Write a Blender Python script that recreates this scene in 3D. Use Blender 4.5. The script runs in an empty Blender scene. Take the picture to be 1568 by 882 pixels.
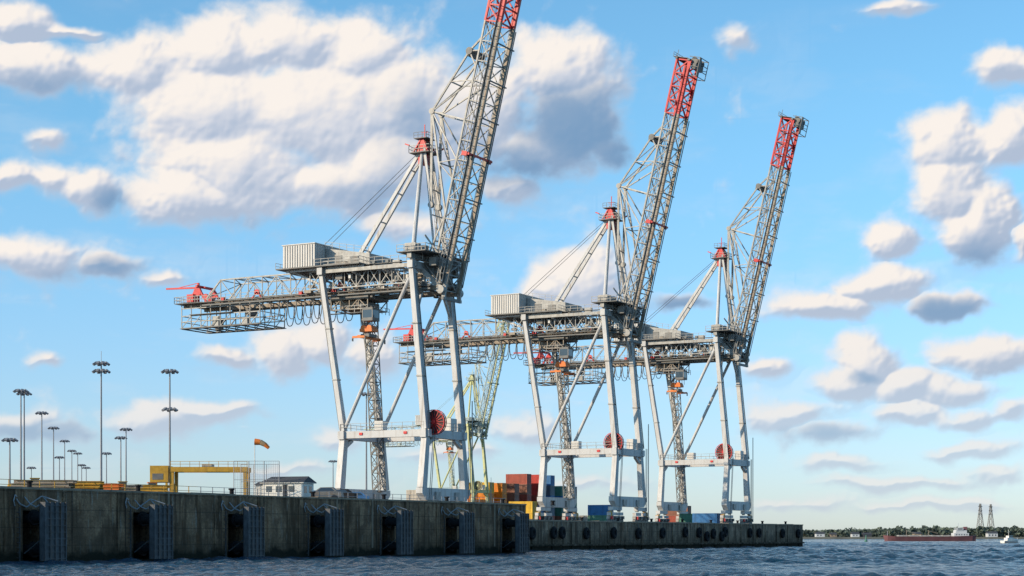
import bpy, math, random
import numpy as np
from mathutils import Vector, Matrix
random.seed(7)
TH=math.radians(28.0); S=math.sin(TH); C=math.cos(TH)
# world axes: +X = towards the river (perpendicular to the quay), +Y = along the quay
def at(X,Y): return (X*C-Y*S, X*S+Y*C)      # lateral / forward distance from the boat -> port axes
def img(x,Y): return at((x-784)/2750.0*Y,Y)
scene=bpy.context.scene

# ------------------------------------------------------------------ materials
def mat(name,col,rough=.5,metal=0.,var=.25,scale=.6,dirt=None,streak=0.,bump=0.,spec=.4):
    m=bpy.data.materials.new(name); m.use_nodes=True; nt=m.node_tree; N=nt.nodes; L=nt.links
    b=N['Principled BSDF']; b.inputs['Roughness'].default_value=rough; b.inputs['Metallic'].default_value=metal
    b.inputs['Specular IOR Level'].default_value=spec
    tc=N.new('ShaderNodeTexCoord')
    n=N.new('ShaderNodeTexNoise'); n.inputs['Scale'].default_value=scale; n.inputs['Detail'].default_value=5; n.inputs['Roughness'].default_value=.65
    L.new(tc.outputs['Object'],n.inputs['Vector'])
    r=N.new('ShaderNodeMapRange'); r.inputs[1].default_value=.35; r.inputs[2].default_value=.7
    L.new(n.outputs['Fac'],r.inputs[0])
    mx=N.new('ShaderNodeMixRGB'); d=dirt or tuple(c*(1-var) for c in col)
    mx.inputs[1].default_value=(*col,1); mx.inputs[2].default_value=(*[c*(1-var) for c in col],1)
    L.new(r.outputs[0],mx.inputs[0]); out=mx.outputs[0]
    if streak>0:
        mp=N.new('ShaderNodeMapping'); mp.inputs['Scale'].default_value=(1.6,1.6,.12); L.new(tc.outputs['Object'],mp.inputs[0])
        n2=N.new('ShaderNodeTexNoise'); n2.inputs['Scale'].default_value=1.3; n2.inputs['Detail'].default_value=4; L.new(mp.outputs[0],n2.inputs['Vector'])
        r2=N.new('ShaderNodeMapRange'); r2.inputs[1].default_value=.52; r2.inputs[2].default_value=.72; r2.inputs[4].default_value=streak
        L.new(n2.outputs['Fac'],r2.inputs[0])
        m2=N.new('ShaderNodeMixRGB'); m2.inputs[2].default_value=(*d,1)
        L.new(out,m2.inputs[1]); L.new(r2.outputs[0],m2.inputs[0]); out=m2.outputs[0]
    L.new(out,b.inputs['Base Color'])
    if bump>0:
        bp=N.new('ShaderNodeBump'); bp.inputs['Strength'].default_value=bump; bp.inputs['Distance'].default_value=.1
        L.new(n.outputs['Fac'],bp.inputs['Height']); L.new(bp.outputs[0],b.inputs['Normal'])
    return m
M={}
M['white']=mat('crane_paint_white',(.56,.55,.53),.5,0,.2,.35,dirt=(.26,.2,.15),streak=.6)
M['house']=mat('machinery_house_paint',(.62,.59,.54),.5,0,.12,.5,dirt=(.35,.3,.25),streak=.35)
M['grey']=mat('galvanised_steel',(.40,.39,.36),.5,.1,.4,1.2,dirt=(.18,.12,.07),streak=.55)
M['dgrey']=mat('weathered_steel',(.18,.18,.17),.55,.1,.4,1.2,dirt=(.15,.085,.05),streak=.5)
M['tan']=mat('rusty_girder_steel',(.36,.30,.23),.6,.1,.4,.9,dirt=(.21,.11,.055),streak=.55)
M['red']=mat('crane_paint_red',(.64,.03,.028),.45,0,.3,1.)
M['orange']=mat('spreader_orange',(.75,.20,.03),.5,0,.25,1.)
M['reel']=mat('cable_reel_core',(.06,.022,.022),.6,0,.35,2.)
M['black']=mat('black_rubber',(.022,.022,.024),.85,0,.3,2.,spec=.15)
M['glass']=mat('dark_glass',(.03,.045,.06),.08,0,.1,1.,spec=.8)
M['yellow']=mat('yellow_paint',(.56,.31,.03),.55,0,.35,1.,dirt=(.22,.13,.05),streak=.4)
M['blue']=mat('blue_paint',(.05,.16,.35),.5,0,.25,1.)
M['pyellow']=mat('faded_yellow_paint',(.56,.56,.26),.5,0,.2,.6,dirt=(.3,.2,.1),streak=.4)
M['pgreen']=mat('faded_green_paint',(.42,.50,.48),.5,0,.2,.6,dirt=(.3,.2,.1),streak=.4)
M['sand']=mat('tan_tarpaulin',(.48,.31,.16),.8,0,.3,.8,bump=.5)
M['roof']=mat('asphalt_shingle',(.06,.063,.07),.8,0,.3,3.)
M['siding']=mat('white_siding',(.70,.68,.62),.6,0,.1,1.)
M['hull']=mat('ship_hull_hazy_red',(.20,.085,.09),.6,0,.3,.3)  # red lightened and muted so the colour carries the distance haze
M['shipwhite']=mat('ship_white',(.55,.56,.56),.5,0,.1,.5)
M['fender']=mat('fender_panel_steel',(.10,.11,.12),.65,.0,.55,1.5,dirt=(.12,.065,.03),streak=.7)
M['chain']=mat('galvanised_chain',(.34,.36,.38),.5,.2,.3,2.)
M['lamp']=mat('floodlight_housing',(.26,.27,.29),.4,.3,.2,2.)
M['pole']=mat('galvanised_pole',(.30,.30,.31),.5,.2,.2,.8)

def concrete(name,base,dark,joint):
    m=bpy.data.materials.new(name); m.use_nodes=True; nt=m.node_tree; N=nt.nodes; L=nt.links
    b=N['Principled BSDF']; b.inputs['Roughness'].default_value=.9; b.inputs['Specular IOR Level'].default_value=.12
    tc=N.new('ShaderNodeTexCoord')
    def noise(sc,scale=(1,1,1),det=6,ro=.6):
        mp=N.new('ShaderNodeMapping'); mp.inputs['Scale'].default_value=scale; L.new(tc.outputs['Object'],mp.inputs[0])
        n=N.new('ShaderNodeTexNoise'); n.inputs['Scale'].default_value=sc; n.inputs['Detail'].default_value=det; n.inputs['Roughness'].default_value=ro
        L.new(mp.outputs[0],n.inputs['Vector']); return n.outputs['Fac']
    def rng(v,a,bb,c=0.,d=1.):
        r=N.new('ShaderNodeMapRange'); r.inputs[1].default_value=a; r.inputs[2].default_value=bb; r.inputs[3].default_value=c; r.inputs[4].default_value=d
        L.new(v,r.inputs[0]); return r.outputs[0]
    def mix(f,a,c2):
        x=N.new('ShaderNodeMixRGB'); L.new(f,x.inputs[0]); L.new(a,x.inputs[1]); x.inputs[2].default_value=(*c2,1); return x.outputs[0]
    a=N.new('ShaderNodeMixRGB'); a.inputs[1].default_value=(*base,1); a.inputs[2].default_value=(*dark,1)
    L.new(rng(noise(.3),.42,.58),a.inputs[0]); c=a.outputs[0]
    c=mix(rng(noise(.6,(1,1,.6)),.54,.585,0,.65),c,tuple(x*1.5 for x in base))
    c=mix(rng(noise(.45,(1,1.3,1.6),8,.7),.54,.66,0,.7),c,tuple(x*.45 for x in base))
    c=mix(rng(noise(1.1,(1,1,.09)),.5,.62,0,.9),c,tuple(x*.22 for x in base))
    c=mix(rng(noise(1.5,(1,1,.13)),.57,.68,0,.85),c,(.17,.075,.03))
    c=mix(rng(noise(2.6,(1,1,.10)),.60,.68,0,.65),c,(.40,.37,.32))
    c=mix(rng(noise(3.,(1,1,1.5)),.35,.65,0,.5),c,tuple(x*.4 for x in base))
    sx=N.new('ShaderNodeSeparateXYZ'); L.new(tc.outputs['Object'],sx.inputs[0])
    mo=N.new('ShaderNodeMath'); mo.operation='PINGPONG'; mo.inputs[1].default_value=joint/2; L.new(sx.outputs[1],mo.inputs[0])
    c=mix(rng(mo.outputs[0],.03,.13,.85,0),c,(.025,.022,.02))
    mo=N.new('ShaderNodeMath'); mo.operation='PINGPONG'; mo.inputs[1].default_value=.9; L.new(sx.outputs[2],mo.inputs[0])
    c=mix(rng(mo.outputs[0],.015,.07,.45,0),c,(.03,.028,.025))
    ad=N.new('ShaderNodeMath'); ad.operation='MULTIPLY_ADD'; ad.inputs[1].default_value=-2.2; L.new(noise(.7),ad.inputs[0]); L.new(sx.outputs[2],ad.inputs[2])
    c=mix(rng(ad.outputs[0],.3,2.6,.6,0),c,(.06,.05,.035))
    c=mix(rng(ad.outputs[0],-.3,.35,.93,0),c,(.014,.017,.012))
    L.new(c,b.inputs['Base Color'])
    bp=N.new('ShaderNodeBump'); bp.inputs['Strength'].default_value=.9; bp.inputs['Distance'].default_value=.3
    L.new(noise(1.5,det=8,ro=.7),bp.inputs['Height']); L.new(bp.outputs[0],b.inputs['Normal'])
    return m
M['conc']=concrete('quay_concrete',(.33,.215,.13),(.17,.115,.075),16.6/2)
M['conc2']=concrete('old_quay_concrete',(.34,.25,.175),(.2,.155,.11),5.2)
M['cope']=mat('coping_concrete',(.36,.28,.2),.85,0,.5,.8,dirt=(.10,.08,.06),streak=.6)
M['deck']=mat('quay_deck_asphalt',(.09,.09,.088),.9,0,.3,.3,bump=.3)

# ------------------------------------------------------------------ mesh builder
class MB:
    def __init__(s): s.v=[]; s.f=[]; s.m=[]; s.mats=[]; s.T=None
    def mi(s,m):
        m=M[m]
        if m not in s.mats: s.mats.append(m)
        return s.mats.index(m)
    def add(s,vs,fs,m):
        o=len(s.v); k=s.mi(m)
        if s.T: vs=[s.T(v) for v in vs]
        s.v+= [tuple(v) for v in vs]; s.f+=[tuple(i+o for i in f) for f in fs]; s.m+=[k]*len(fs)
    def box(s,x0,x1,y0,y1,z0,z1,m):
        s.add([(x0,y0,z0),(x1,y0,z0),(x1,y1,z0),(x0,y1,z0),(x0,y0,z1),(x1,y0,z1),(x1,y1,z1),(x0,y1,z1)],
              [(0,3,2,1),(4,5,6,7),(0,1,5,4),(1,2,6,5),(2,3,7,6),(3,0,4,7)],m)
    def frame(s,a,b):
        a=Vector(a);b=Vector(b); d=(b-a).normalized(); up=Vector((0,0,1)) if abs(d.z)<.8 else Vector((1,0,0))
        x=d.cross(up).normalized(); y=x.cross(d).normalized()
        return a,b,x,y
    def beam(s,a,b,w,h=None,m='grey',w2=None,h2=None):
        h=h or w; w2=w2 or w; h2=h2 or h
        a,b,x,y=s.frame(a,b); vs=[]
        for p,ww,hh in((a,w,h),(b,w2,h2)):
            for i,j in((-1,-1),(1,-1),(1,1),(-1,1)): vs.append(p+x*ww/2*i+y*hh/2*j)
        s.add(vs,[(0,1,2,3),(7,6,5,4),(0,4,5,1),(1,5,6,2),(2,6,7,3),(3,7,4,0)],m)
    def tube(s,a,b,r,m='grey',n=8,r2=None):
        r2=r if r2 is None else r2; a,b,x,y=s.frame(a,b); vs=[]
        for p,rr in((a,r),(b,r2)):
            for i in range(n):
                t=2*math.pi*i/n; vs.append(p+x*math.cos(t)*rr+y*math.sin(t)*rr)
        fs=[tuple(range(n))[::-1],tuple(range(n,2*n))]+[(i,(i+1)%n,n+(i+1)%n,n+i) for i in range(n)]
        s.add(vs,fs,m)
    def path(s,pts,r,m,n=5):
        for p,q in zip(pts,pts[1:]): s.tube(p,q,r,m,n)
    def rail(s,pts,h=1.1,step=1.6,t=.07,m='grey',up=(0,0,1)):
        up=Vector(up)
        for p,q in zip(pts,pts[1:]):
            p=Vector(p);q=Vector(q); L=(q-p).length; n=max(1,int(L/step))
            for i in range(n+1):
                a=p.lerp(q,i/n); s.beam(a,a+up*h,t,t,m)
            for k in(.5,1.): s.beam(p+up*h*k,q+up*h*k,t,t,m)
    def truss(s,P,ss,cw,bw,m,mc=None,sides=(0,1,2,3),x=False):
        mc=mc or m
        for k,(a,b) in enumerate(zip(ss,ss[1:])):
            for i in range(4):
                s.beam(P(a,i),P(b,i),cw,cw,mc)
                j=(i+1)%4
                s.beam(P(a,i),P(a,j),bw,bw,m)
                if i in sides:
                    if k%2: s.beam(P(a,i),P(b,j),bw,bw,m)
                    else: s.beam(P(a,j),P(b,i),bw,bw,m)
                    if x: s.beam(P(a,i) if k%2==0 else P(a,j),P(b,j) if k%2==0 else P(b,i),bw*.7,bw*.7,m)
        for i in range(4): s.beam(P(ss[-1],i),P(ss[-1],(i+1)%4),bw,bw,m)
    def mesh(s,name):
        me=bpy.data.meshes.new(name); me.from_pydata(s.v,[],s.f)
        for m in s.mats: me.materials.append(m)
        me.polygons.foreach_set('material_index',s.m); me.update(); return me
def obj(name,me,loc=(0,0,0),rz=0,parent=None,scale=1):
    if isinstance(me,MB): me=me.mesh(name)
    o=bpy.data.objects.new(name,me); scene.collection.objects.link(o)
    o.location=loc; o.rotation_euler=(0,0,rz); o.scale=(scale,)*3
    if parent: o.parent=parent
    return o

# ------------------------------------------------------------------ crane parts
def crane_parts(white='white',grey='grey',red='red',dg='dgrey',tan='tan'):
    P={}
    LW=5.8
    b=MB()
    for a,sg in((0,1),(-15.7,-1)):
        pts=[(-7.8,5.2),(-7.8,4.3),(-6.6,3.2),(6.6,3.2),(7.8,4.3),(7.8,5.2)]
        vs=[(a-.6,y,z) for y,z in pts]+[(a+.6,y,z) for y,z in pts]
        n=6
        b.add(vs,[tuple(range(n))[::-1],tuple(range(n,2*n))]+[(i,(i+1)%n,n+(i+1)%n,n+i) for i in range(n)],white)
        for s_ in(-1,1):
            b.beam((a,s_*6.9,5.2),(a,s_*LW,13.3),1.45,1.05,white,1.15,1.0)
            b.beam((a,s_*(LW-.5),12.2),(a,s_*(LW-2.4),13.3),.6,.6,white)
            for c in(-1.75,1.75):
                y0=s_*6.1+c
                b.beam((a,y0,3.1),(a,y0,2.2),.9,.9,grey,.5,.5)
                b.beam((a,y0-1.3,1.75),(a,y0+1.3,1.75),.75,.6,white)
                for e in(-.85,.85):
                    b.box(a-.35,a+.35,y0+e-.62,y0+e+.62,.75,1.35,grey)
                    for w in(-.36,.36): b.tube((a-.3,y0+e+w,.38),(a+.3,y0+e+w,.38),.36,dg,12)
                    b.box(a+.36,a+.75,y0+e-.3,y0+e+.2,.7,1.3,red if c<0 and e<0 else dg)
            b.beam((a,s_*6.1-2.2,2.8),(a,s_*6.1+2.2,2.8),1.,.7,white)
            b.box(a-.4,a+.4,s_*8.5-.3,s_*8.5+.3,.9,2.2,'yellow')
            b.box(a+.62,a+.9,s_*3.2-.7,s_*3.2+.7,3.4,4.6,grey)
        b.beam((a,-LW-.9,14.0),(a,LW+.9,14.0),1.1,1.35,white)
    for s_ in(-1,1):
        b.beam((-16.6,s_*LW,14.05),(.9,s_*LW,14.05),.95,1.15,white)
        b.beam((0,s_*LW,14.7),(-2.5,s_*LW,40.6),1.25,1.0,white,.95,.8)
        b.beam((-15.7,s_*LW,14.7),(-20,s_*LW,40.6),1.05,.85,white,.8,.7)
        b.tube((-15.4,s_*LW,15.2),(-3.0,s_*LW,39.2),.32,white,10)
        b.beam((-20.9,s_*LW,41.3),(-1.6,s_*LW,41.3),.5,.6,grey)
        b.rail([(-16,s_*(LW+.6),14.75),(0,s_*(LW+.6),14.75)],1.1,1.8,.06,grey)
        for t in(.33,.66):
            b.beam((-2.5*t,s_*LW,14.7+25.9*t-.12),(-2.5*t,s_*LW,14.7+25.9*t+.12),1.36,1.15,grey); b.beam((-15.7-4.3*t,s_*LW,14.7+25.9*t-.1),(-15.7-4.3*t,s_*LW,14.7+25.9*t+.1),1.16,1.0,grey)
    for a in(-2.5,-20):
        b.beam((a,-LW-.8,41.35),(a,LW+.8,41.35),1.0,1.2,white)
    b.beam((-1.8,LW,33),(-2.3,LW-4.,40.5),.4,.4,white); b.beam((-1.8,-LW,33),(-2.3,-LW+4.,40.5),.4,.4,white)
    b.rail([(0.7,-LW,14.8),(0.7,LW,14.8)],1.1,1.5,.06,grey)
    b.rail([(-16.4,-LW,14.8),(-16.4,LW,14.8)],1.1,1.5,.06,grey)
    for a_ in(-3.5,-12.): b.box(a_-.3,a_+.3,-LW-.62,-LW-.48,13.95,14.35,red)
    b.box(-9.6,-8,-LW-.2,-LW+1.2,14.75,16.2,'house'); b.box(-1.2,.2,2,4.,14.8,16.8,'house')
    for s_ in(-1,1):
        b.beam((.75,s_*LW+.3,15),(-1.85,s_*LW+.3,40),.14,.14,dg)
        b.beam((-16.3,s_*LW-.3,15),(-20.4,s_*LW-.3,40),.14,.14,dg)
        for y_ in(.25,.75): b.beam((.85,s_*6.6+y_,.8),(.85,s_*LW+.9+y_,15),.08,.08,dg)
    b.beam((1.1,7.6,0.6),(1.1,7.6,20),.13,.13,grey)
    P['portal_frame']=b
    b=MB()
    def PT(z,i):
        t=(z-5)/31; ax=-15.2-1.8*t; return (ax+(-.75,.75,.75,-.75)[i],4.4+(-.9,-.9,.9,.9)[i],z)
    ss=[5+1.55*i for i in range(21)]
    b.truss(PT,ss,.15,.09,dg)
    for k in range(0,20,2):
        z=ss[k]; c=PT(z,0); b.box(c[0],c[0]+1.5,c[1],c[1]+1.8,z,z+.06,dg)
        b.beam(PT(ss[k],0),PT(ss[k+1],1),.22,.3,dg)
        b.rail([PT(z,0),PT(z,1)],1.,.8,.06,grey)
    P['stair_tower']=b
    b=MB()
    cx,cy,cz=1.5,-4.4,16.3; R=1.98
    for yy in(-.42,.35):
        for i in range(18):
            t0=2*math.pi*i/18;t1=2*math.pi*(i+1)/18
            b.beam((cx+R*math.cos(t0),cy+yy,cz+R*math.sin(t0)),(cx+R*math.cos(t1),cy+yy,cz+R*math.sin(t1)),.1,.12,red)
            b.beam((cx,cy+yy,cz),(cx+R*math.cos(t0),cy+yy,cz+R*math.sin(t0)),.065,.07,red)
    b.tube((cx,cy-.26,cz),(cx,cy+.26,cz),1.85,'reel',28); b.tube((cx,cy-.6,cz),(cx,cy+.9,cz),.35,red,12)
    b.beam((cx-.9,cy+1,cz-1.9),(cx,cy+.8,cz),.35,.35,grey)
    P['cable_reel']=b
    b=MB()
    def PG(a,i):
        top=41.9 if a>-43 else 41.9-(-43-a)*1.0
        return (a,(-2.9,2.9,2.9,-2.9)[i],(38.4,38.4,top,top)[i])
    ss=[-46+2.94*i for i in range(17)]
    b.truss(PG,ss,.22,.13,grey,grey)
    for s_ in(-1,1):
        b.beam((-51,s_*2.9,37.75),(1.2,s_*2.9,37.75),.4,.7,tan)
        b.box(-51.5,0,s_*3.9-.5,s_*3.9+.5,37.95,38.05,dg)
        b.rail([(-51.5,s_*4.4,38.05),(0,s_*4.4,38.05)],1.1,1.5,.07,grey)
        b.beam((-46,s_*4.3,37.5),(0,s_*4.3,37.5),.14,.22,dg)
        for i in range(24): b.beam((-50+i*2.1,s_*2.9,37.3),(-50+i*2.1,s_*4.4,38.),.1,.1,dg)
        b.box(-22.5,-1,s_*4.6-.4,s_*4.6+.4,42.05,42.13,dg)
        b.rail([(-22.5,s_*5,42.1),(-1,s_*5,42.1)],1.1,1.5,.07,grey)
        for a_ in(-20,-14,-8,-2.5): b.beam((a_,s_*2.9,40.4),(a_,s_*LW,41.),.3,.3,white)
    for i in range(18): b.beam((-50+i*2.94,-2.9,37.9),(-50+i*2.94,2.9,37.9),.15,.22,dg)
    def PG2(a,i): return (a,(-4.9,4.9,4.9,-4.9)[i],(38.6,38.6,41.6,41.6)[i])
    b.truss(PG2,[-23+2.3*i for i in range(10)],.2,.12,grey,grey,sides=(1,3),x=True)
    rr=random.Random(3)
    for i in range(85):
        a_=rr.uniform(-24,1); y_=rr.choice([-1,1])*rr.uniform(1.5,4.8); z_=rr.choice([38.1,36.9,42.1,40,39.2]); w=rr.uniform(.15,.7); h=rr.uniform(.3,1.1)
        b.box(a_-w,a_+w,y_-.4,y_+.4,z_,z_+h,rr.choice([dg,grey,dg,tan,dg,'house']))
    for i in range(7):
        a_=rr.uniform(-46,-3); b.box(a_-.3,a_+.3,-3.6,-3.1,38.2,38.8,red)
    for a_ in(-35,-18): b.tube((a_,-3.5,39.2),(a_,-3.2,39.2),.5,red,14); b.beam((a_-1,-3.4,38.2),(a_,-3.4,39.2),.2,.2,red); b.beam((a_+1,-3.4,38.2),(a_,-3.4,39.2),.2,.2,red)
    b.box(-52,-46,-4.4,4.4,38.0,38.12,dg)
    b.rail([(-46,-4.4,38.1),(-52,-4.4,38.1),(-52,4.4,38.1),(-46,4.4,38.1)],1.1,1.3,.07,grey)
    P['girder']=b
    b=MB()
    for s_ in(-2.2,2.2):
        b.beam((-50.6,s_,38.2),(-48.6,s_,41.2),.35,.35,red); b.beam((-46.6,s_,38.2),(-48.6,s_,41.2),.35,.35,red)
        b.tube((-48.6,s_-.2,40.2),(-48.6,s_+.2,40.2),.8,red,14); b.tube((-46.8,s_-.2,39.2),(-46.8,s_+.2,39.2),.6,red,12)
    b.beam((-56.5,-1.,41.4),(-47.8,-1.,41.1),.24,.3,red); b.beam((-49.4,-1,38.2),(-49.4,-1,42),.35,.35,red); b.beam((-49.4,-1,42),(-54,-1,41.4),.1,.1,red)
    b.beam((-48.6,-2.6,41.2),(-48.6,2.6,41.2),.4,.4,red); b.box(-50.4,-49.,-3,-1.6,38.2,39.8,red)
    P['rope_anchor_jib']=b
    b=MB()
    for s_ in(-3.6,3.6):
        for i in range(9):
            a_=-51+i*2.1; b.beam((a_,s_,33.7),(a_,s_,38),.13,.13,grey)
            if i<8: b.beam((a_,s_,33.8),(a_+2.1,s_,35.9),.1,.1,grey)
        for z in(33.8,34.9,35.9,37.2): b.beam((-51,s_,z),(-34.2,s_,z),.13,.16,grey if z>34 else dg)
        b.box(-51,-34.2,s_-.6,s_+.6,33.62,33.72,dg)
        b.box(-49,-40,s_-.5,s_+.5,36.0,36.1,dg)
    for i in range(9): b.beam((-51+i*2.1,-3.6,33.7),(-51+i*2.1,3.6,33.7),.14,.2,dg)
    for a_ in(-51,-34.2):
        for z in(34.9,35.9): b.beam((a_,-3.6,z),(a_,3.6,z),.12,.12,grey)
    b.box(-44.5,-43.2,-3.4,-2.6,33.9,35.6,grey); b.box(-38,-36.9,-3.6,-2.8,33.9,35.,grey); b.box(-48,-47.2,2,3.4,34,36,dg); b.box(-41,-39.8,1.5,3.4,36.1,37.4,dg)
    P['maintenance_basket']=b
    b=MB()
    for y_ in(-3.7,3.2):
        for i in range(8):
            a0=-33.6+i*1.75; w=1.7; dr=3.4-(.25 if i%2 else 0)
            pts=[]
            for k in range(11):
                t=k/10*2-1; pts.append((a0+w*(t*.5+.5)+ .18*math.sin(t*3),y_,37.3-dr*(1-abs(t)**2.6)))
            b.path(pts,.075,dg,5); b.box(a0-.15,a0+.15,y_-.15,y_+.15,37.1,37.5,dg)
    P['festoon_cables']=b
    b=MB()
    def house(a0,a1,y0,y1,z0,z1,m,slope=0):
        vs=[(a0,y0,z0),(a1,y0,z0),(a1,y1,z0),(a0,y1,z0),(a0,y0,z1),(a1,y0,z1-slope),(a1,y1,z1-slope),(a0,y1,z1)]
        b.add(vs,[(0,3,2,1),(4,5,6,7),(0,1,5,4),(1,2,6,5),(2,3,7,6),(3,0,4,7)],m)
    house(-27.6,-21.2,-6.2,4.4,42.3,46.1,'house')
    b.box(-27.75,-21.05,-6.35,4.55,46.1,46.25,'house')
    a_=-27.3
    while a_<-21.4: b.box(a_,a_+.16,-6.34,-6.2,42.4,46.,'house'); a_+=.5
    y_=-5.9
    while y_<4.2: b.box(-21.2,-21.08,y_,y_+.12,42.4,46.,'house'); b.box(-27.68,-27.6,y_,y_+.12,42.4,46.,'house'); y_+=.5
    b.box(-21.2,-21.02,-1,0,42.4,44.6,grey)
    house(-21.0,-12.2,-3.4,4.2,42.3,45.6,grey,1.4); b.box(-19,-17.6,-3.5,-3.4,42.6,44.2,dg); b.box(-16,-14.4,-3.5,-3.4,42.6,43.9,dg)
    b.rail([(-21,-3.4,45.7),(-12.4,-3.4,44.3)],1.,1.4,.06,grey)
    b.box(-28.6,-12,-6.9,5,42.05,42.25,dg); b.rail([(-28.6,5,42.2),(-28.6,-6.9,42.2)],1.,1.3,.06,grey)
    b.rail([(-21,-6.9,42.2),(-12,-6.9,42.2),(-12,5,42.2)],1.1,1.3,.07,grey)
    for s_ in(-1,1): b.beam((-27,s_*4,42),(-20.3,s_*4.5,39),.35,.35,white)
    b.beam((-27.4,-5.5,41.85),(-12,-5.5,41.85),.3,.4,white); b.beam((-27.4,4.5,41.85),(-12,4.5,41.85),.3,.4,white)
    P['machinery_house']=b
    b=MB()
    def lp(p,q,t): return tuple(p[i]+(q[i]-p[i])*t for i in range(3))
    for s_ in(-1,1):
        b.tube((-2.5,s_*LW,42),(-3.5,s_*.95,60.6),.4,white,10,.32)
        b.beam((-17,s_*1.1,42.6),(-4.1,s_*.7,60.5),.42,.65,white,.4,.5)
        b.beam((-.4,s_*2.2,43),(-3.0,s_*.9,60.4),.22,.3,white)
        b.beam((-3.,s_*1.1,61),(-1.6,s_*1.3,51.6),.22,.45,white)
        b.tube((-1.6,s_*1.3-.3,51.6),(-1.6,s_*1.3+.3,51.6),.5,grey,10)
    for k in(.15,.4,.65,.85):
        b.beam(lp((-17,-1.1,42.6),(-4.1,-.7,60.5),k),lp((-17,1.1,42.6),(-4.1,.7,60.5),k),.2,.2,white)
        b.beam(lp((-.4,-2.2,43),(-3.,-.9,60.4),k),lp((-.4,2.2,43),(-3.,.9,60.4),k),.16,.16,grey)
    b.path([(-2.9,1.6,44),(-2.2,1.6,50),(-3.2,1.6,56),(-3.4,1.3,60)],.14,white,6)
    for i in range(18):
        z=43+i; b.beam((-1.0-.1*i,-.3,z),(-1.0-.1*i,.3,z),.06,.06,grey)
    b.beam((-.9,-.3,43),(-2.8,-.3,60.4),.07,.07,grey); b.beam((-.9,.3,43),(-2.8,.3,60.4),.07,.07,grey)
    for y_ in(-.5,.5): b.tube((-4.2,y_,60.8),(-23.5,y_*1.5,46.3),.05,dg,4); b.tube((-3.2,y_,61.2),(.5,y_*3,43.),.05,dg,4)
    b.box(-5.5,-1.7,-1.9,1.9,60.3,60.42,dg); b.rail([(-5.5,-1.9,60.4),(-1.7,-1.9,60.4),(-1.7,1.9,60.4),(-5.5,1.9,60.4),(-5.5,-1.9,60.4)],1.1,.9,.07,grey)
    b.box(-4.6,-2.6,-1.1,1.1,60.5,61.4,red); b.box(-4.3,-2.9,-.9,.9,58.6,60.2,red)
    for y_ in(-.9,-.3,.3,.9): b.tube((-3.6,y_-.1,61.7),(-3.6,y_+.1,61.7),.85,red if abs(y_)>.5 else dg,16)
    for x_ in(-5.,-2.2):
        for y_ in(-1.4,1.4): b.beam((x_,y_,60.4),(-3.6,y_*.6,63.),.2,.2,red)
    b.box(-4.8,-2.4,-1.5,1.5,62.7,62.82,dg); b.rail([(-4.8,-1.5,62.8),(-2.4,-1.5,62.8),(-2.4,1.5,62.8)],.9,.7,.06,dg)
    b.beam((-5.4,-1.9,61.6),(-6.2,-1.9,61.9),.25,.2,red); b.beam((-1.8,1.9,61.),(-1.,1.9,61.4),.25,.2,red)
    b.beam((-3.6,0,62.8),(-3.6,0,65.2),.13,.13,red); b.beam((-4.3,0,63.9),(-2.9,0,63.9),.07,.07,red)
    b.box(-4.6,0.8,-7.2,7.2,43.2,43.35,dg)
    b.rail([(-4.6,-7.2,43.3),(.8,-7.2,43.3),(.8,7.2,43.3),(-4.6,7.2,43.3)],1.1,1.1,.08,grey)
    b.beam((-2.5,-6.8,42.7),(-2.5,6.8,42.7),.8,.8,grey)
    for y_,w in((-5.8,.9),(-3,.6),(3.,.7),(5.8,.9)): b.box(-3.4,-1.4,y_-w,y_+w,43.4,44.7,grey)
    b.box(-.4,.9,-4,4,41.2,42.6,dg)
    P['apex_frame']=b
    # ---- boom (raised)
    b=MB()
    cs,sn=.2370,.9715
    b.T=lambda v:(1.2+v[0]*cs-v[2]*sn, v[1], 37.4+v[0]*sn+v[2]*cs)
    HW=2.1
    def PB(s_,i):
        dp=2.6 if s_>3 else 1.6
        return (s_,(-HW,HW,HW,-HW)[i],(0,0,dp,dp)[i])
    g=[0,2.6]+[5+3.2*i for i in range(13)]
    g=[x for x in g if x<=42]+[43.4]
    r=[43.4,46.,48.6,51.2,53.8]
    b.truss(PB,g,.28,.15,grey,grey); b.truss(PB,r,.34,.24,red,red)
    for s_ in(-1,1):
        b.beam((0,s_*HW,-.3),(43.4,s_*HW,-.3),.32,.5,tan); b.beam((43.4,s_*HW,-.3),(53.8,s_*HW,-.3),.34,.45,red)
        b.box(1,43.4,s_*3.-.3,s_*3.+.3,-.1,-.04,dg); b.box(43.4,52.5,s_*3.-.25,s_*3.+.25,-.1,-.04,red)
        x=1.
        while x<52:
            m_=dg if x<43.4 else red
            b.beam((x,s_*2.2,-.4),(x,s_*3.3,-.05),.08,.1,m_); b.beam((x,s_*3.3,0),(x,s_*3.3,1.),.07,.07,m_); x+=1.6
        for z in(.5,1.): b.beam((1,s_*3.3,z),(43.4,s_*3.3,z),.06,.06,grey); b.beam((43.4,s_*3.3,z),(52.5,s_*3.3,z),.06,.06,dg)
        b.beam((1,s_*2.6,-.65),(43,s_*2.6,-.65),.13,.13,dg)
    b.beam((22,-3.9,-.4),(22,3.9,-.4),.34,.34,red); b.box(21.6,22.3,-4.,-3.3,-.2,.8,red); b.box(21.6,22.3,3.3,4.2,-.2,.6,red)
    for x in(9,15,28,34,40): b.beam((x,-2.9,-.8),(x,2.9,-.8),.2,.25,dg)
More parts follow.
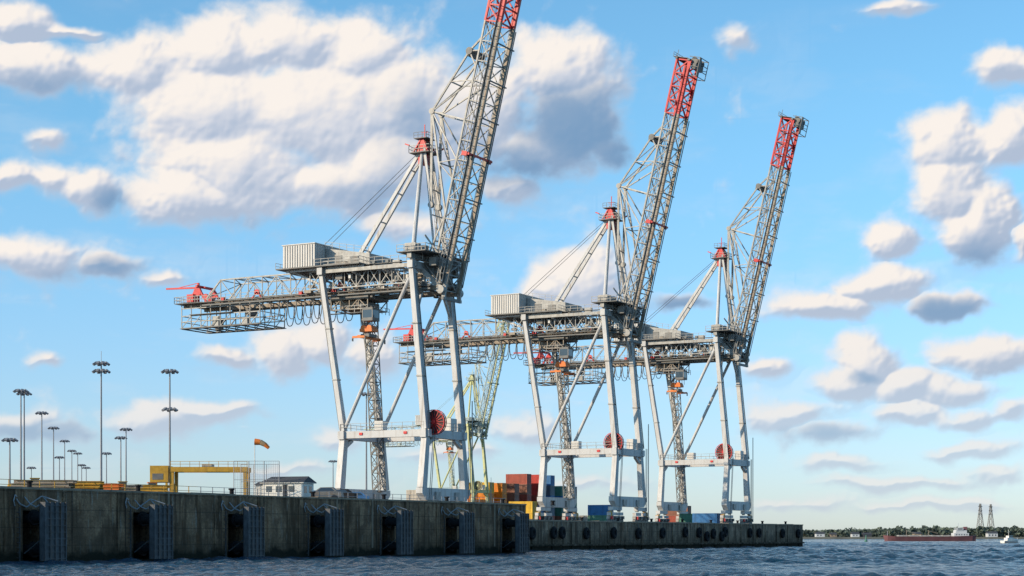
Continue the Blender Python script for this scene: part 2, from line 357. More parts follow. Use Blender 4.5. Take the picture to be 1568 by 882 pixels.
    for s_ in(-1,1):
        p=(28,s_*1.5,9.4); q=(38.3,s_*2.0,4.4)
        b.beam(p,q,.28,.28,grey); b.beam(q,(40.6,s_*HW,2.6),.28,.28,grey); b.beam(q,(36,s_*HW,2.6),.2,.2,grey); b.beam(q,(38.6,s_*HW,2.6),.2,.2,grey)
        for x in(33.8,27.4,21): b.beam(p,(x,s_*HW,2.6),.2,.2,grey)
        b.beam(p,(12.2,s_*HW,2.6),.28,.28,grey)
        b.beam((33.1,s_*1.75,6.9),(33.8,s_*HW,2.6),.16,.16,grey)
        b.beam((20,s_*1.85,6.),(17.8,s_*HW,2.6),.15,.15,grey); b.beam((20,s_*1.85,6.),(21,s_*HW,2.6),.15,.15,grey)
        b.beam((5,s_*HW,2.6),(3,s_*2.4,4.4),.28,.28,grey); b.beam((3,s_*2.4,4.4),(12.2,s_*HW,2.6),.2,.2,grey)
        b.tube((28,s_*1.5-.25,9.4),(28,s_*1.5+.25,9.4),.5,grey,12); b.tube((38.3,s_*2-.25,4.4),(38.3,s_*2+.25,4.4),.6,dg,12)
    for x,y,z in((28,1.5,9.4),(38.3,2,4.4),(33.1,1.75,6.9),(20,1.85,6.)): b.beam((x,-y,z),(x,y,z),.2,.2,grey)
    b.beam((28,-1.5,9.4),(33.1,1.75,6.9),.13,.13,grey); b.beam((33.1,-1.75,6.9),(38.3,2,4.4),.13,.13,grey); b.beam((28,-1.5,9.4),(20,1.85,6),.13,.13,grey)
    b.box(37.6,38.8,-1.6,1.6,4.3,5.2,dg)
    for y_ in(-1.2,-.6,.6,1.2): b.tube((1,y_,2.9),(53,y_,2.6),.05,dg,4)
    b.beam((53.9,-2.5,2.6),(53.9,2.5,2.6),.3,.4,dg); b.beam((53.9,-2.5,0),(53.9,2.5,0),.4,.5,dg)
    b.box(54.1,54.2,-2.6,2.6,.2,3.3,dg); b.rail([(54.2,-2.6,3.3),(54.2,2.6,3.3)],.8,1.2,.06,dg,up=(1,0,0))
    for y_ in(-1.6,-.5,.5,1.6): b.tube((53.9,y_-.14,-.9),(53.9,y_+.14,-.9),.75,dg,16)
    b.box(52.4,53.4,-1.9,1.9,-1.5,-.6,dg)
    for y_ in(-2.2,2.2):
        b.beam((51.,y_,-2.2),(54.6,y_,-2.2),.12,.12,dg); b.beam((54.6,y_,-2.2),(54.6,y_,0.),.12,.12,dg); b.beam((51.,y_,-2.2),(51,y_,-.3),.12,.12,dg); b.beam((52.8,y_,-2.2),(52.8,y_,-.3),.1,.1,dg)
    for x in(51.,52.2,53.4,54.6): b.beam((x,-2.2,-2.2),(x,2.2,-2.2),.12,.12,dg)
    b.box(51.,54.6,-2.2,-1.4,-2.3,-2.2,dg)
    b.beam((54.2,-1,3.2),(55.8,-1,3.2),.08,.08,dg); b.beam((54.2,2,1),(55.5,2,1),.08,.08,dg)
    b.T=None
    for s_ in(-1,1):
        b.beam((1.2,s_*2.5,37.4),(-2.4,s_*3.2,41.),.7,.8,grey); b.beam((1.4,s_*2.5,35.8),(1.9,s_*2.4,40.),.45,.6,grey)
        b.tube((1.2,s_*2.8-.5,37.4),(1.2,s_*2.8+.5,37.4),.7,grey,14)
        b.beam((-1.35,s_*1.5,66.6),(-1.6,s_*1.3,51.6),.2,.42,grey)
        b.beam((2.2,s_*2.2,41),(-2.,s_*2.6,46.5),.25,.25,grey)
    b.beam((1.5,-3,36.0),(1.5,3,36.0),.4,.5,dg)
    P['boom']=b
    b=MB()
    b.box(-20,-12.6,-3.2,3.2,36.9,37.3,dg)
    b.truss(lambda a,i:(a,(-3,3,3,-3)[i],(35.2,35.2,36.9,36.9)[i]),[-20,-18.2,-16.4,-14.6,-12.8],.2,.14,tan)
    for a_ in(-19.5,-16.5,-13.2):
        for y_ in(-2.9,2.9): b.tube((a_,y_-.2,37.2),(a_,y_+.2,37.2),.4,dg,10)
    b.box(-19,-16.,-1.9,1.9,35.4,36.8,tan); b.box(-15.5,-14,-2.5,2.5,35.5,36.5,dg)
    b.rail([(-20.2,-3.4,34.6),(-12.6,-3.4,34.6),(-12.6,3.4,34.6)],1.1,1.1,.08,grey); b.box(-20.2,-12.6,-3.4,-2.6,34.5,34.6,dg)
    b.box(-13.3,-11.3,-3.9,-1.7,33.,33.5,dg); b.box(-13.25,-11.35,-3.85,-1.75,33.5,34.8,'glass'); b.box(-13.3,-11.3,-3.9,-1.7,34.8,35.2,dg)
    for x in(-13.3,-11.4):
        for y_ in(-3.9,-1.8): b.box(x,x+.1,y_,y_+.1,33.5,34.8,grey)
    for x in(-15.8,-13.2):
        for y_ in(-.8,.8): b.tube((x,y_,36.8),(x+.2,y_*.8,32.2),.06,dg,4)
    b.box(-15.7,-13.3,-1.,1.,31.6,32.1,'orange'); b.tube((-15.1,-.9,32.2),(-15.1,.9,32.2),.5,'orange',12); b.tube((-13.9,-.9,32.2),(-13.9,.9,32.2),.5,'orange',12)
    b.box(-15.3,-13.7,-1.2,1.2,30.7,31.2,dg); b.beam((-14.5,-3.1,30.6),(-14.5,3.1,30.6),.6,.4,'orange')
    for y_ in(-3.1,3.1): b.beam((-15.7,y_,30.5),(-13.3,y_,30.5),.25,.35,'orange'); b.beam((-15.7,y_,30.5),(-15.7,y_,29.8),.2,.2,dg); b.beam((-13.3,y_,30.5),(-13.3,y_,29.8),.2,.2,dg)
    P['trolley_and_spreader']=b
    return {k:v.mesh(k) for k,v in P.items()}
parts=crane_parts()
def crane(name,loc,parts,scale=1,rz=0,reel=(0,0,0)):
    e=bpy.data.objects.new(name,None); scene.collection.objects.link(e); e.location=loc; e.scale=(scale,)*3; e.rotation_euler=(0,0,rz)
    for k,me in parts.items(): obj(k,me,loc=reel if k=='cable_reel' else (0,0,0),parent=e)
    return e
for u,rx,sc_ in((254.5,(-.6,0,-.5),1.),(327.7,(-2.0,-1.2,-.6),1.006),(388.1,(-2.2,-1.4,-.2),1.015)): crane('container_crane',(-148,u,5.3),parts,reel=rx,scale=sc_)
parts2=crane_parts('pyellow','pgreen','pyellow','pgreen','pyellow')
p,u=img(735,430); crane('container_crane',(p,u,5.3),parts2,.575)

# ------------------------------------------------------------------ quays
b=MB()
b.box(-900,-129,-400,241.4,-4,7.38,'conc')
UR=[134+16.65*i for i in range(-8,7)]
prev=-400
for u0 in UR:
    b.box(-129,-126,prev,u0,-4,7.38,'conc'); b.box(-129,-126,u0,u0+3.1,5.3,7.38,'conc'); b.box(-129,-126,u0,u0+3.1,-4,.25,'conc'); prev=u0+3.1
b.box(-129,-126,prev,241.4,-4,7.38,'conc')
rr=random.Random(9); u=-400.
while u<241:
    l=rr.uniform(3.,8.); e=min(u+l,241.5); z=7.60+rr.uniform(-.06,.05); b.box(-128.2,-125.9+rr.uniform(-.04,.03),u+.01,e-.01,7.383,z,'cope'); u=e
for u0 in UR: b.box(-128.995,-128.9,u0+.01,u0+3.09,.26,5.29,'black')  # black backing sheet stands in for the shade inside each recess
u=-60.
while u<240: b.box(-126,-125.86,u-.12,u+.12,1.2,7.38,'cope' if int(u)%3==0 else 'conc'); u+=8.325
obj('quay_wall',b)
b=MB()
b.box(2.2,2.75,0,3.1,.3,6.1,'fender')
for i in range(9): b.box(2.75,2.86,0,3.1,.45+i*.66,.55+i*.66,'fender')
for i in range(5): b.box(2.75,2.9,.02+i*.74,.14+i*.74,.3,6.1,'fender')
b.box(2.05,2.2,.1,.4,.3,6.1,'black'); b.box(2.05,2.2,2.6,2.9,.3,6.1,'black')
for z in(1.4,4.6): b.tube((-1.5,1.55,z),(2.1,1.55,z),.55,'black',14); b.tube((-.1,1.55,z),(.15,1.55,z),.8,'black',14)
for y_ in(.2,2.9): b.path([(0.05,y_,6.6),(.8,y_,5.9),(1.6,y_,5.6),(2.3,y_,6.)],.07,'chain'); b.beam((0,y_,1.),(2.2,y_,2.4),.1,.1,'fender')
b.path([(0.1,-1.,6.4),(.2,-.6,5.9),(.3,.2,5.6),(.4,1.,6.1),(1.,1.6,6.7),(2.2,2.6,6.2)],.07,'chain')
b.path([(0.08,-.9,6.6),(.12,-1.2,6.8),(.12,-1.4,6.2),(.1,-1.2,5.7)],.06,'chain')
b.beam((.05,-.5,.3),(.05,-.5,5.6),.1,.16,'fender')
for i in range(10): b.beam((.12,-.95,.6+i*.5),(.12,-.5,.6+i*.5),.06,.06,'fender')
fm=b.mesh('quay_fender')
for u0 in UR: obj('quay_fender',fm,(-126,u0,0))
b=MB()
b.box(-900,-143,241.4,420,-4,5.28,'conc2'); b.box(-900,-385,420,900,-4,5.2,'conc2')
u=241.6
while u<420: l=rr.uniform(3,7); e=min(u+l,420.1); b.box(-145,-142.88,u+.01,e-.01,5.283,5.52+rr.uniform(-.05,.04),'cope'); u=e
u=245.
while u<420: b.box(-143,-142.8,u-.14,u+.14,-1,5.28,'conc2'); u+=7.8
b.box(-143,-142.6,241.5,420.1,.9,1.25,'conc2')
obj('quay_wall',b)
b=MB(); b.box(-899,-128.3,-399,241.3,7.384,7.40,'deck'); obj('quay_deck',b)
b=MB(); b.box(-899,-145.1,241.5,419.9,5.284,5.31,'deck')
for r_ in(-148,-163.7):
    for o in(-.08,.08): b.box(r_+o-.03,r_+o+.03,242,419,5.312,5.33,'dgrey')
obj('quay_deck',b)
def tyre():
    b=MB(); R,r=.66,.34; n,k=20,8; vs=[];fs=[]
    for i in range(n):
        t=2*math.pi*i/n
        for j in range(k):
            q=2*math.pi*j/k; vs.append((.35+r*math.sin(q),(R+r*math.cos(q))*math.cos(t),(R+r*math.cos(q))*math.sin(t)*1.15))
    for i in range(n):
        for j in range(k): fs.append((i*k+j,((i+1)%n)*k+j,((i+1)%n)*k+(j+1)%k,i*k+(j+1)%k))
    b.add(vs,fs,'black'); b.tube((.25,0,.9),(.15,0,2.1),.05,'dgrey',4); b.tube((.02,0,0),(.4,0,0),.4,'black',12); return b.mesh('tyre_fender')
tm=tyre()
for x,z in((845,3.3),(858,3.3),(895,3.2),(937,3.3),(975,3.2),(1012,3.3),(1047,3.5),(1068,3.4),(1080,2.6),(1090,3.2),(1103,2.6),(1108,3.6),(1146,3.4),(1160,3.4),(1196,3.3),(1220,3.3),(812,3.2)):
    k=(x-784)/2750; Y=143/(S-C*k); X=k*Y; obj('tyre_fender',tm,(-143+.1,X*S+Y*C,z))
b=MB(); b.tube((0,0,0),(0,0,.5),.24,'black',12); b.tube((0,0,.5),(0,0,.68),.36,'black',12); b.tube((0,0,-.05),(0,0,.05),.4,'black',12)
bm=b.mesh('mooring_bollard')
for i in range(8): obj('mooring_bollard',bm,(-127,128+16.65*i+8,7.6))
for i in range(11): obj('mooring_bollard',bm,(-143.9,250+i*16,5.5))

# ------------------------------------------------------------------ water: real chop near the boat, calm sheet to the horizon
def grid_mesh(name,co,nr,nc,keep=None,smooth=True):
    me=bpy.data.meshes.new(name); i=np.arange(nr*nc).reshape(nr,nc)
    q=np.stack([i[:-1,:-1],i[:-1,1:],i[1:,1:],i[1:,:-1]],-1).reshape(-1,4)
    if keep is not None: q=q[keep.reshape(-1)]
    used,inv=np.unique(q,return_inverse=True); q=inv.reshape(-1,4)
    c=co.reshape(-1,3)[used]
    me.vertices.add(len(c)); me.vertices.foreach_set('co',c.astype(np.float32).ravel())
    me.loops.add(q.size); me.loops.foreach_set('vertex_index',q.astype(np.int32).ravel())
    me.polygons.add(len(q)); me.polygons.foreach_set('loop_start',(np.arange(len(q))*4).astype(np.int32)); 
    me.update(calc_edges=True); me.validate()
    if smooth: me.polygons.foreach_set('use_smooth',np.ones(len(me.polygons),bool))
    return me,used
rs=[6.]
while rs[-1]<70: rs.append(rs[-1]+1.2)
while rs[-1]<900: rs.append(rs[-1]+.12+rs[-1]*.0016)
while rs[-1]<15000: rs.append(rs[-1]*1.08)
rs=np.array(rs); AW=.44; dt=.0024
ths=np.concatenate([np.arange(-math.pi,-AW,.08),np.arange(-AW,AW,dt),np.arange(AW,math.pi,.08),[math.pi]])
RR,TT=np.meshgrid(rs,ths,indexing='ij')
X=RR*np.sin(TT); Y=RR*np.cos(TT); WX=X*C-Y*S; WY=X*S+Y*C
fine=(np.abs(TT)<AW); dth=np.where(fine,dt,.08)
spac=np.maximum(np.gradient(rs)[:,None]+0*TT,RR*dth)
Z=np.zeros_like(WX); rg=np.random.RandomState(4)
for k in range(64):
    lam=.9*(6.5**rg.uniform(0,1.0)); ang=rg.normal(0,.9)+2.6; kx=2*math.pi/lam*math.cos(ang); ky=2*math.pi/lam*math.sin(ang)
    a=.0135*lam**.75; ph=rg.uniform(0,6.28)
    w=np.clip((lam/spac-2.)/1.5,0,1)
    arg=kx*WX+ky*WY+ph+ .8*np.sin(WX*.09*(1+k%5)/lam+ph)+.8*np.sin(WY*.11*(1+k%4)/lam)
    Z+=w*a*np.sin(arg)
Z*=np.clip(.9+.6*np.sin(WX*.021+1.+np.sin(WY*.013)*1.5)*np.sin(WY*.037+np.sin(WX*.05)),.4,1.5)
me,_=grid_mesh('river_water',np.stack([WX,WY,Z],-1),len(rs),len(ths))
def water():
    m=bpy.data.materials.new('river_water'); m.use_nodes=True; nt=m.node_tree; N=nt.nodes; L=nt.links
    b=N['Principled BSDF']; b.inputs['Roughness'].default_value=.10; b.inputs['IOR'].default_value=1.33; b.inputs['Specular IOR Level'].default_value=.42
    tc=N.new('ShaderNodeTexCoord')
    def noise(sc,rot,stretch,det=3):
        mp=N.new('ShaderNodeMapping'); mp.inputs['Rotation'].default_value=(0,0,rot); mp.inputs['Scale'].default_value=(1,stretch,1); L.new(tc.outputs['Object'],mp.inputs[0])
        n=N.new('ShaderNodeTexNoise'); n.inputs['Scale'].default_value=sc; n.inputs['Detail'].default_value=det; n.inputs['Roughness'].default_value=.65; L.new(mp.outputs[0],n.inputs['Vector']); return n.outputs['Fac']
    a=noise(1.1,.9,.6,6); w=noise(.03,.3,.3,3)
    mx=N.new('ShaderNodeMixRGB'); mx.inputs[1].default_value=(.003,.035,.065,1); mx.inputs[2].default_value=(.006,.055,.10,1); L.new(w,mx.inputs[0]); L.new(mx.outputs[0],b.inputs['Base Color'])
    b1=N.new('ShaderNodeBump'); b1.inputs['Strength'].default_value=1; b1.inputs['Distance'].default_value=1.2; L.new(a,b1.inputs['Height'])
    L.new(b1.outputs[0],b.inputs['Normal']); return m
me.materials.append(water()); obj('river_water',me)

# ------------------------------------------------------------------ light masts
def mast(h,tiers,ant=0):
    b=MB(); b.tube((0,0,0),(0,0,h),.24,'pole',10,.13)
    b.tube((0,0,-.1),(0,0,.5),.5,'cope',10)
    for z,n,r in tiers:
        for i in range(14):
            t=2*math.pi*i/14;t2=2*math.pi*(i+1)/14
            b.beam((r*math.cos(t),r*math.sin(t),z),(r*math.cos(t2),r*math.sin(t2),z),.1,.1,'pole')
        for i in range(n):
            t=2*math.pi*(i+.3)/n; x,y=math.cos(t),math.sin(t)
            b.beam((0,0,z+.1),(x*r,y*r,z),.08,.08,'pole')
            b.beam((x*r*.9,y*r*.9,z+.35),(x*(r+.55),y*(r+.55),z-.1),.55,.32,'lamp'); b.beam((x*r,y*r,z),(x*r,y*r,z+.4),.1,.1,'pole')
    if ant: b.tube((0,0,h),(0,0,h+ant),.05,'pole',5)
    return b
def zdeck(u): return 7.4 if u<241.4 else 5.3
for x,yt,h,tiers,ant in((37,602,25,1,0),(32,598,25,1,0),(64,632,25,1,0),(82,655,25,1,0),(99,675,25,1,0),(15,673,14,1,0),(155,556,27,2,2.2),(185,670,20,1,0),(193,657,22,1,0),(260,568,25,3,0),(110,690,24,1,0),(119,694,24,1,0),(163,694,20,1,0),(561,603,26,1,0),(510,706,20,1,0),(125,712,20,1,0),(132,716,20,1,0),(91,700,20,1,0),(48,716,18,1,0)):
    Y=(7.4+h-2.8)*2750/(820-yt); p,u=img(x,Y); zb=zdeck(u); h2=(820-yt)/2750*Y+2.8-zb
    T=[(h2-.2,8,1.0)]
    if tiers==2: T.append((h2-1.6,8,1.1))
    if tiers==3: T.append((h2*.74,6,.9))
    obj('light_mast',mast(h2,T,ant),(p,u,zb))

# ------------------------------------------------------------------ hut, fence, windsock
b=MB()
b.box(0,6,0,3.4,0,2.1,'siding')
b.box(-.3,6.3,-.3,3.7,2.1,2.2,'siding')
b.add([(-.35,-.35,2.2),(6.35,-.35,2.2),(6.35,3.75,2.2),(-.35,3.75,2.2),(.5,1.7,3.05),(6.1,1.7,3.05)],[(0,1,5,4),(1,2,5),(2,3,4,5),(3,0,4),(0,3,2,1)],'roof')
for x0 in(.5,2.,3.9): b.box(x0,x0+.9,-.03,0,.9,1.7,'glass'); b.box(x0-.08,x0+.98,-.05,-.03,1.7,1.78,'siding')
b.box(3.05,3.75,-.03,0,.05,1.9,'roof'); b.box(6,6.03,.5,1.3,.8,1.7,'glass'); b.box(6,6.03,2,2.8,.8,1.7,'glass')
b.box(-1.3,0,.4,3,0,1.9,'siding'); b.add([(-1.5,.2,1.9),(0,.2,1.9),(0,3.2,1.9),(-1.5,3.2,1.9),(-1.5,1.7,2.4),(0,1.7,2.5)],[(0,1,5,4),(2,3,4,5),(3,0,4),(0,3,2,1)],'roof')
p,u=img(396,226); obj('gatehouse',b,(p+1,u-.5,7.4),math.radians(8),scale=.92)
b=MB()
def fence(b,x0,x1,y,h,n):
    for i in range(n+1):
        x=x0+(x1-x0)*i/n; b.tube((x,y,0),(x,y,h),.05,'pole',6)
    for z in(.1,h*.5,h): b.beam((x0,y,z),(x1,y,z),.05,.05,'pole')
    k=int((x1-x0)/.22)
    for i in range(k):
        x=x0+(x1-x0)*i/k; b.beam((x,y,0),(x,y,h),.015,.015,'pole')
    for i in range(int(h/.25)): b.beam((x0,y,i*.25),(x1,y,i*.25),.015,.015,'pole')
fence(b,0,5.6,0,4.6,3); fence(b,.4,5.2,3.2,4.3,3)
p,u=img(358,222); obj('chain_link_fence',b,(p,u,7.4),TH)
b=MB(); b.tube((0,0,0),(0,0,7.4),.07,'siding',8,.05)
pts=[(.0,0,7.3),(.7,0,7.25),(1.3,0,6.95),(1.8,0,6.5)]; rs_=[.42,.36,.3,.2]
for i in range(3): b.tube(pts[i],pts[i+1],rs_[i],'orange' if i!=1 else 'sand',12,rs_[i+1])
p,u=img(390,228); obj('windsock',b,(p,u,7.4),TH)
b=MB()
b.box(0,12.6,-.4,.4,5.9,6.7,'yellow'); b.box(0,12.6,3.2,4.,5.9,6.7,'yellow')
for x in(.2,12.2):
    for y in(0,3.6): b.beam((x,y,0),(x,y,5.9),.45,.45,'yellow',.55,.55)
    b.beam((x,-.6,.5),(x,4.2,.5),.5,.5,'yellow')
    b.beam((x,0,1.),(x,3.6,5.5),.2,.2,'yellow')
b.box(-3.4,-.4,-.5,4.,4.2,6.9,'yellow'); b.box(-3.,-1.2,-.53,-.5,4.6,5.6,'dgrey')
for x in(-3.2,-.7):
    b.beam((x,-.2,0),(x,-.2,4.2),.35,.35,'yellow'); b.beam((x,3.7,0),(x,3.7,4.2),.35,.35,'yellow')
b.beam((-3.2,-.2,.8),(-.7,-.2,3.8),.2,.2,'yellow')
b.rail([(0,-.4,6.7),(12.6,-.4,6.7)],.9,1.5,.07,'yellow'); b.box(5,6.6,.4,3.2,6.1,7.2,'grey')
p,u=img(262,296); obj('yard_gantry_crane',b,(p,u,7.4),TH)

# ------------------------------------------------------------------ vehicles
def car(body):
    b=MB(); prof=[(0,.35),(0,.85),(.35,1.),(1.25,1.08),(1.9,1.55),(3.3,1.58),(3.9,1.1),(4.4,1.02),(4.45,.4)]
    n=len(prof)
    vs=[(x,-.88+(.16 if z>1.2 else 0),z) for x,z in prof]+[(x,.88-(.16 if z>1.2 else 0),z) for x,z in prof]
    b.add(vs,[tuple(range(n)),tuple(range(n,2*n))[::-1]]+[(i,n+i,n+(i+1)%n,(i+1)%n) for i in range(n)],body)
    for y in(-.89,.89):
        s_=1 if y>0 else -1
        b.add([(1.55,y,1.12),(3.65,y,1.12),(3.2,y-.13*s_,1.5),(2.0,y-.13*s_,1.5)],[(0,1,2,3)],'glass')
        for x in(.85,3.6): b.tube((x,y-.12,.34),(x,y+.05,.34),.34,'black',14); b.tube((x,y+.04,.34),(x,y+.06,.34),.18,'lamp',10)
    b.add([(1.3,-.7,1.14),(1.3,.7,1.14),(1.88,.62,1.53),(1.88,-.62,1.53)],[(0,1,2,3)],'glass')
    b.box(-.03,0,-.8,-.5,.7,.82,'siding'); b.box(-.03,0,.5,.8,.7,.82,'siding')
    return b
for x,Y,c in((468,236,'dgrey'),(492,246,'black'),(452,252,'blue'),(430,246,'dgrey'),(515,262,'blue')):
    p,u=img(x,Y); obj('parked_car',car(c),(p,u,7.4),TH+random.uniform(-.2,.2),scale=1.1)
def truck(cab):
    b=MB(); b.box(0,1.9,-1.2,1.2,.7,2.9,cab); b.add([(0,-1.2,2.9),(1.9,-1.2,2.9),(1.9,1.2,2.9),(0,1.2,2.9),(.6,-1.1,3.4),(1.9,-1.1,3.5),(1.9,1.1,3.5),(.6,1.1,3.4)],[(4,5,6,7),(0,1,5,4),(1,2,6,5),(2,3,7,6),(3,0,4,7)],cab)
    b.box(-.03,0,-1.05,1.05,1.7,2.6,'glass'); b.box(.4,1.4,-1.23,-1.2,1.7,2.6,'glass')
    b.box(1.9,9,-.5,.5,.7,1.,'black'); b.box(2.4,9,-1.2,1.2,1.05,1.2,'dgrey')
    for x in(.9,3.2,7.2,8.4):
        for y in(-1.2,.9): b.tube((x,y,.5),(x,y+.3,.5),.5,'black',14)
    return b
for x,Y,c in((786,400,'yellow'),(560,330,'siding')):
    p,u=img(x,Y); obj('yard_truck',truck(c),(p-1,u,zdeck(u)),TH)
def contmesh(col,nm,L=6.06):
    m=mat('container_'+nm,col,.55,0,.3,.8,dirt=tuple(c*.4 for c in col),streak=.4); M['c_'+nm]=m; k='c_'+nm
    b=MB(); b.box(.05,L-.05,.05,2.39,.1,2.55,k)
    for x in(0,L-.16):
        for y in(0,2.28): b.box(x,x+.16,y,y+.16,0,2.6,k)
    for z in(0,2.46):
        for y in(-.01,2.29): b.box(.16,L-.16,y,y+.15,z,z+.14,k)
        for x in(-.01,L-.14): b.box(x,x+.15,.16,2.28,z,z+.14,k)
    x=.35
    while x<L-.35: b.box(x,x+.14,.0,.05,.15,2.45,k); b.box(x,x+.14,2.39,2.44,.15,2.45,k); x+=.3
    for y in(.5,1.,1.45,1.95): b.tube((L+.02,y,.2),(L+.02,y,2.4),.03,'lamp',5)
    return b.mesh('shipping_container')
CM=[contmesh(c,n) for n,c in(('rust_red',(.40,.075,.04)),('orange',(.85,.27,.01)),('brown',(.30,.12,.07)),('blue',(.03,.18,.42)),('slate',(.10,.15,.20)),('green',(.08,.24,.17)),('red',(.60,.05,.035)),('cream',(.55,.50,.42)),('yellow',(.78,.46,.02)))]
rr=random.Random(5)
X0=(716-784)/2750*440
layout=[[2,1,1,8],[0,2,1,1],[2,0,2,2],[2,4,0,2,0],[5,3,0,6,6],[0,4,3,4,3],[2,5,3,5],[0,4,5,4]]
for row in range(3):
    for ci,col in enumerate(layout):
        xx=X0+ci*3.1
        for k,c in enumerate(col[:len(col)-row]):
            if row: c=rr.choice([0,2,3,4,5,6])
            p,u=at(xx,440+row*7+ci*5.6); obj('shipping_container',CM[c],(p,u,5.32+k*2.62))
for x,Y,st in((622,305,[7,7]),(640,312,[7]),(1060,415,[3]),(1066,421,[3]),(1040,420,[5]),(690,330,[8]),(600,320,[4]),(900,455,[5,3]),(880,460,[7]),(480,300,[7]),(545,296,[6]),(779,410,[8,8]),(1020,470,[0,2]),(650,380,[2,6]),(1200,470,[2])):
    if x==1200: continue
    p,u=img(x,Y)
    for k,c in enumerate(st): obj('shipping_container',CM[c],(p,u,zdeck(u)+.02+k*2.62),0)
def heap(w,d,h,m,seed):
    r=random.Random(seed); b=MB(); nx,ny=14,8; vs=[];fs=[]
    for i in range(nx+1):
        for j in range(ny+1):
            a=i/nx;c=j/ny; e=min(1,4*min(a,1-a))*min(1,4*min(c,1-c)); vs.append((a*w,c*d,h*e*(.8+.25*r.random())))
    for i in range(nx):
        for j in range(ny): k=i*(ny+1)+j; fs.append((k,k+ny+1,k+ny+2,k+1))
    b.add(vs,fs,m); return b
for x,Y,w,h,m in((60,215,4,1.1,'yellow'),(95,212,6,1.6,'sand'),(128,214,3.6,1.2,'sand'),(165,222,5,1.3,'sand'),(196,225,3,1.,'orange'),(20,208,4,.9,'sand'),(0,200,3,1.2,'yellow'),(212,235,5,1.2,'sand'),(150,260,7,2.4,'sand')):
    p,u=img(x,Y); obj('tarpaulin_covered_stack',heap(w,3,h,m,x),(p,u,7.4),TH)
def beams(n,col,seed):
    r=random.Random(seed); b=MB()
    for i in range(n):
        y=(i%4)*.5; z=.15+(i//4)*.35; o=r.uniform(-.3,.3); L=6
        b.box(o,L+o,y,y+.34,z,z+.05,col); b.box(o,L+o,y+.14,y+.2,z+.05,z+.28,col); b.box(o,L+o,y,y+.34,z+.28,z+.33,col)
    for x in(1,5): b.box(x,x+.2,-.1,2.,0,.15,'sand')
    return b
for x,Y,c in((75,190,'yellow'),(110,200,'orange'),(185,205,'yellow'),(30,186,'tan'),(145,205,'tan')):
    p,u=img(x,Y); obj('steel_beam_stack',beams(12,c,x),(p-1,u,7.4),TH)
def loader(col):
    b=MB(); b.box(0,2.6,-.7,.7,.7,1.5,col); b.box(-1.2,0,-.55,.55,.8,1.3,col); b.box(.1,1.2,-.6,.6,1.5,1.6,col); b.box(.15,1.15,-.55,.55,1.6,2.4,'glass'); b.box(.05,1.25,-.65,.65,2.4,2.52,col)
    for x in(-.7,1.8):
        for y in(-.95,.65): b.tube((x,y,.6),(x,y+.3,.6),.6,'black',14)
    for y in(-.4,.4): b.beam((.1,y,1.4),(-2.3,y,.6),.18,.25,col)
    b.add([(-2.2,-1,.1),(-2.2,1,.1),(-3.,1,.15),(-3,-1,.15),(-2.3,-1,1.),(-2.3,1,1.)],[(0,1,2,3),(0,4,5,1),(0,3,4),(1,5,2)],col); return b
for x,Y in((45,222),(180,236),(225,240)):
    p,u=img(x,Y); obj('wheel_loader',loader('yellow' if x<200 else 'orange'),(p,u,7.4),TH+.3)
b=MB(); u=60.
while u<240: b.tube((0,u,0),(0,u,1.0),.05,'yellow' if u<165 else 'pole',6); u+=2.2
for z in(.5,1.): b.beam((0,60,z),(0,165,z),.05,.05,'yellow'); b.beam((0,165,z),(0,240,z),.05,.05,'pole')
obj('guard_rail',b,(-128.6,0,7.4))

# ------------------------------------------------------------------ far shore
M['leaf']=mat('hazy_foliage',(.085,.115,.095),.9,0,.5,.12)  # distance haze painted into both leaf tones as a muted green
M['leaf2']=mat('hazy_foliage_light',(.12,.15,.105),.9,0,.4,.2)
M['bank']=mat('river_bank',(.18,.18,.15),.9,0,.4,.05)
b=MB(); r=random.Random(11)
for t in range(820):
    X_=r.uniform(60,1300) if t%2 else r.uniform(230,480); Y_=1500+r.uniform(0,70)+max(0,(X_-420))*.1; p0,u0=at(X_,Y_); H=r.uniform(5.5,7.6)+1.4*math.sin(X_*.02)+ (2. if r.random()<.08 else 0); W=r.uniform(3,6)
    b.beam((p0,u0,1),(p0,u0,H*.6),.5,.5,'bank',.25,.25)
    for k in range(50):
        a=r.uniform(0,6.28); zz=r.uniform(-1,1); rad=math.sqrt(1-zz*zz)*r.uniform(.45,1.05); x=p0+W*rad*math.cos(a); y=u0+W*rad*math.sin(a); z=1+H*.48+H*.5*zz
        s=r.uniform(.8,1.9); d1=Vector((r.uniform(-1,1),r.uniform(-1,1),r.uniform(-1,1))).normalized()*s; d2=Vector((r.uniform(-1,1),r.uniform(-1,1),r.uniform(-1,1))).normalized()*s*.8; c=Vector((x,y,z))
        b.add([c-d1,c+d2,c+d1,c-d2],[(0,1,2,3)],'leaf' if r.random()<.65 else 'leaf2')
obj('distant_trees',b)
b=MB(); pa=[at(-200,1480),at(500,1480),at(2600,1900),at(2600,4000),at(-200,4000)]
b.add([(x,y,-1) for x,y in pa]+[(x,y,1.6) for x,y in pa],[(5,6,7,8,9),(0,1,6,5),(1,2,7,6),(2,3,8,7),(3,4,9,8),(4,0,5,9)],'bank'); obj('far_river_bank',b)
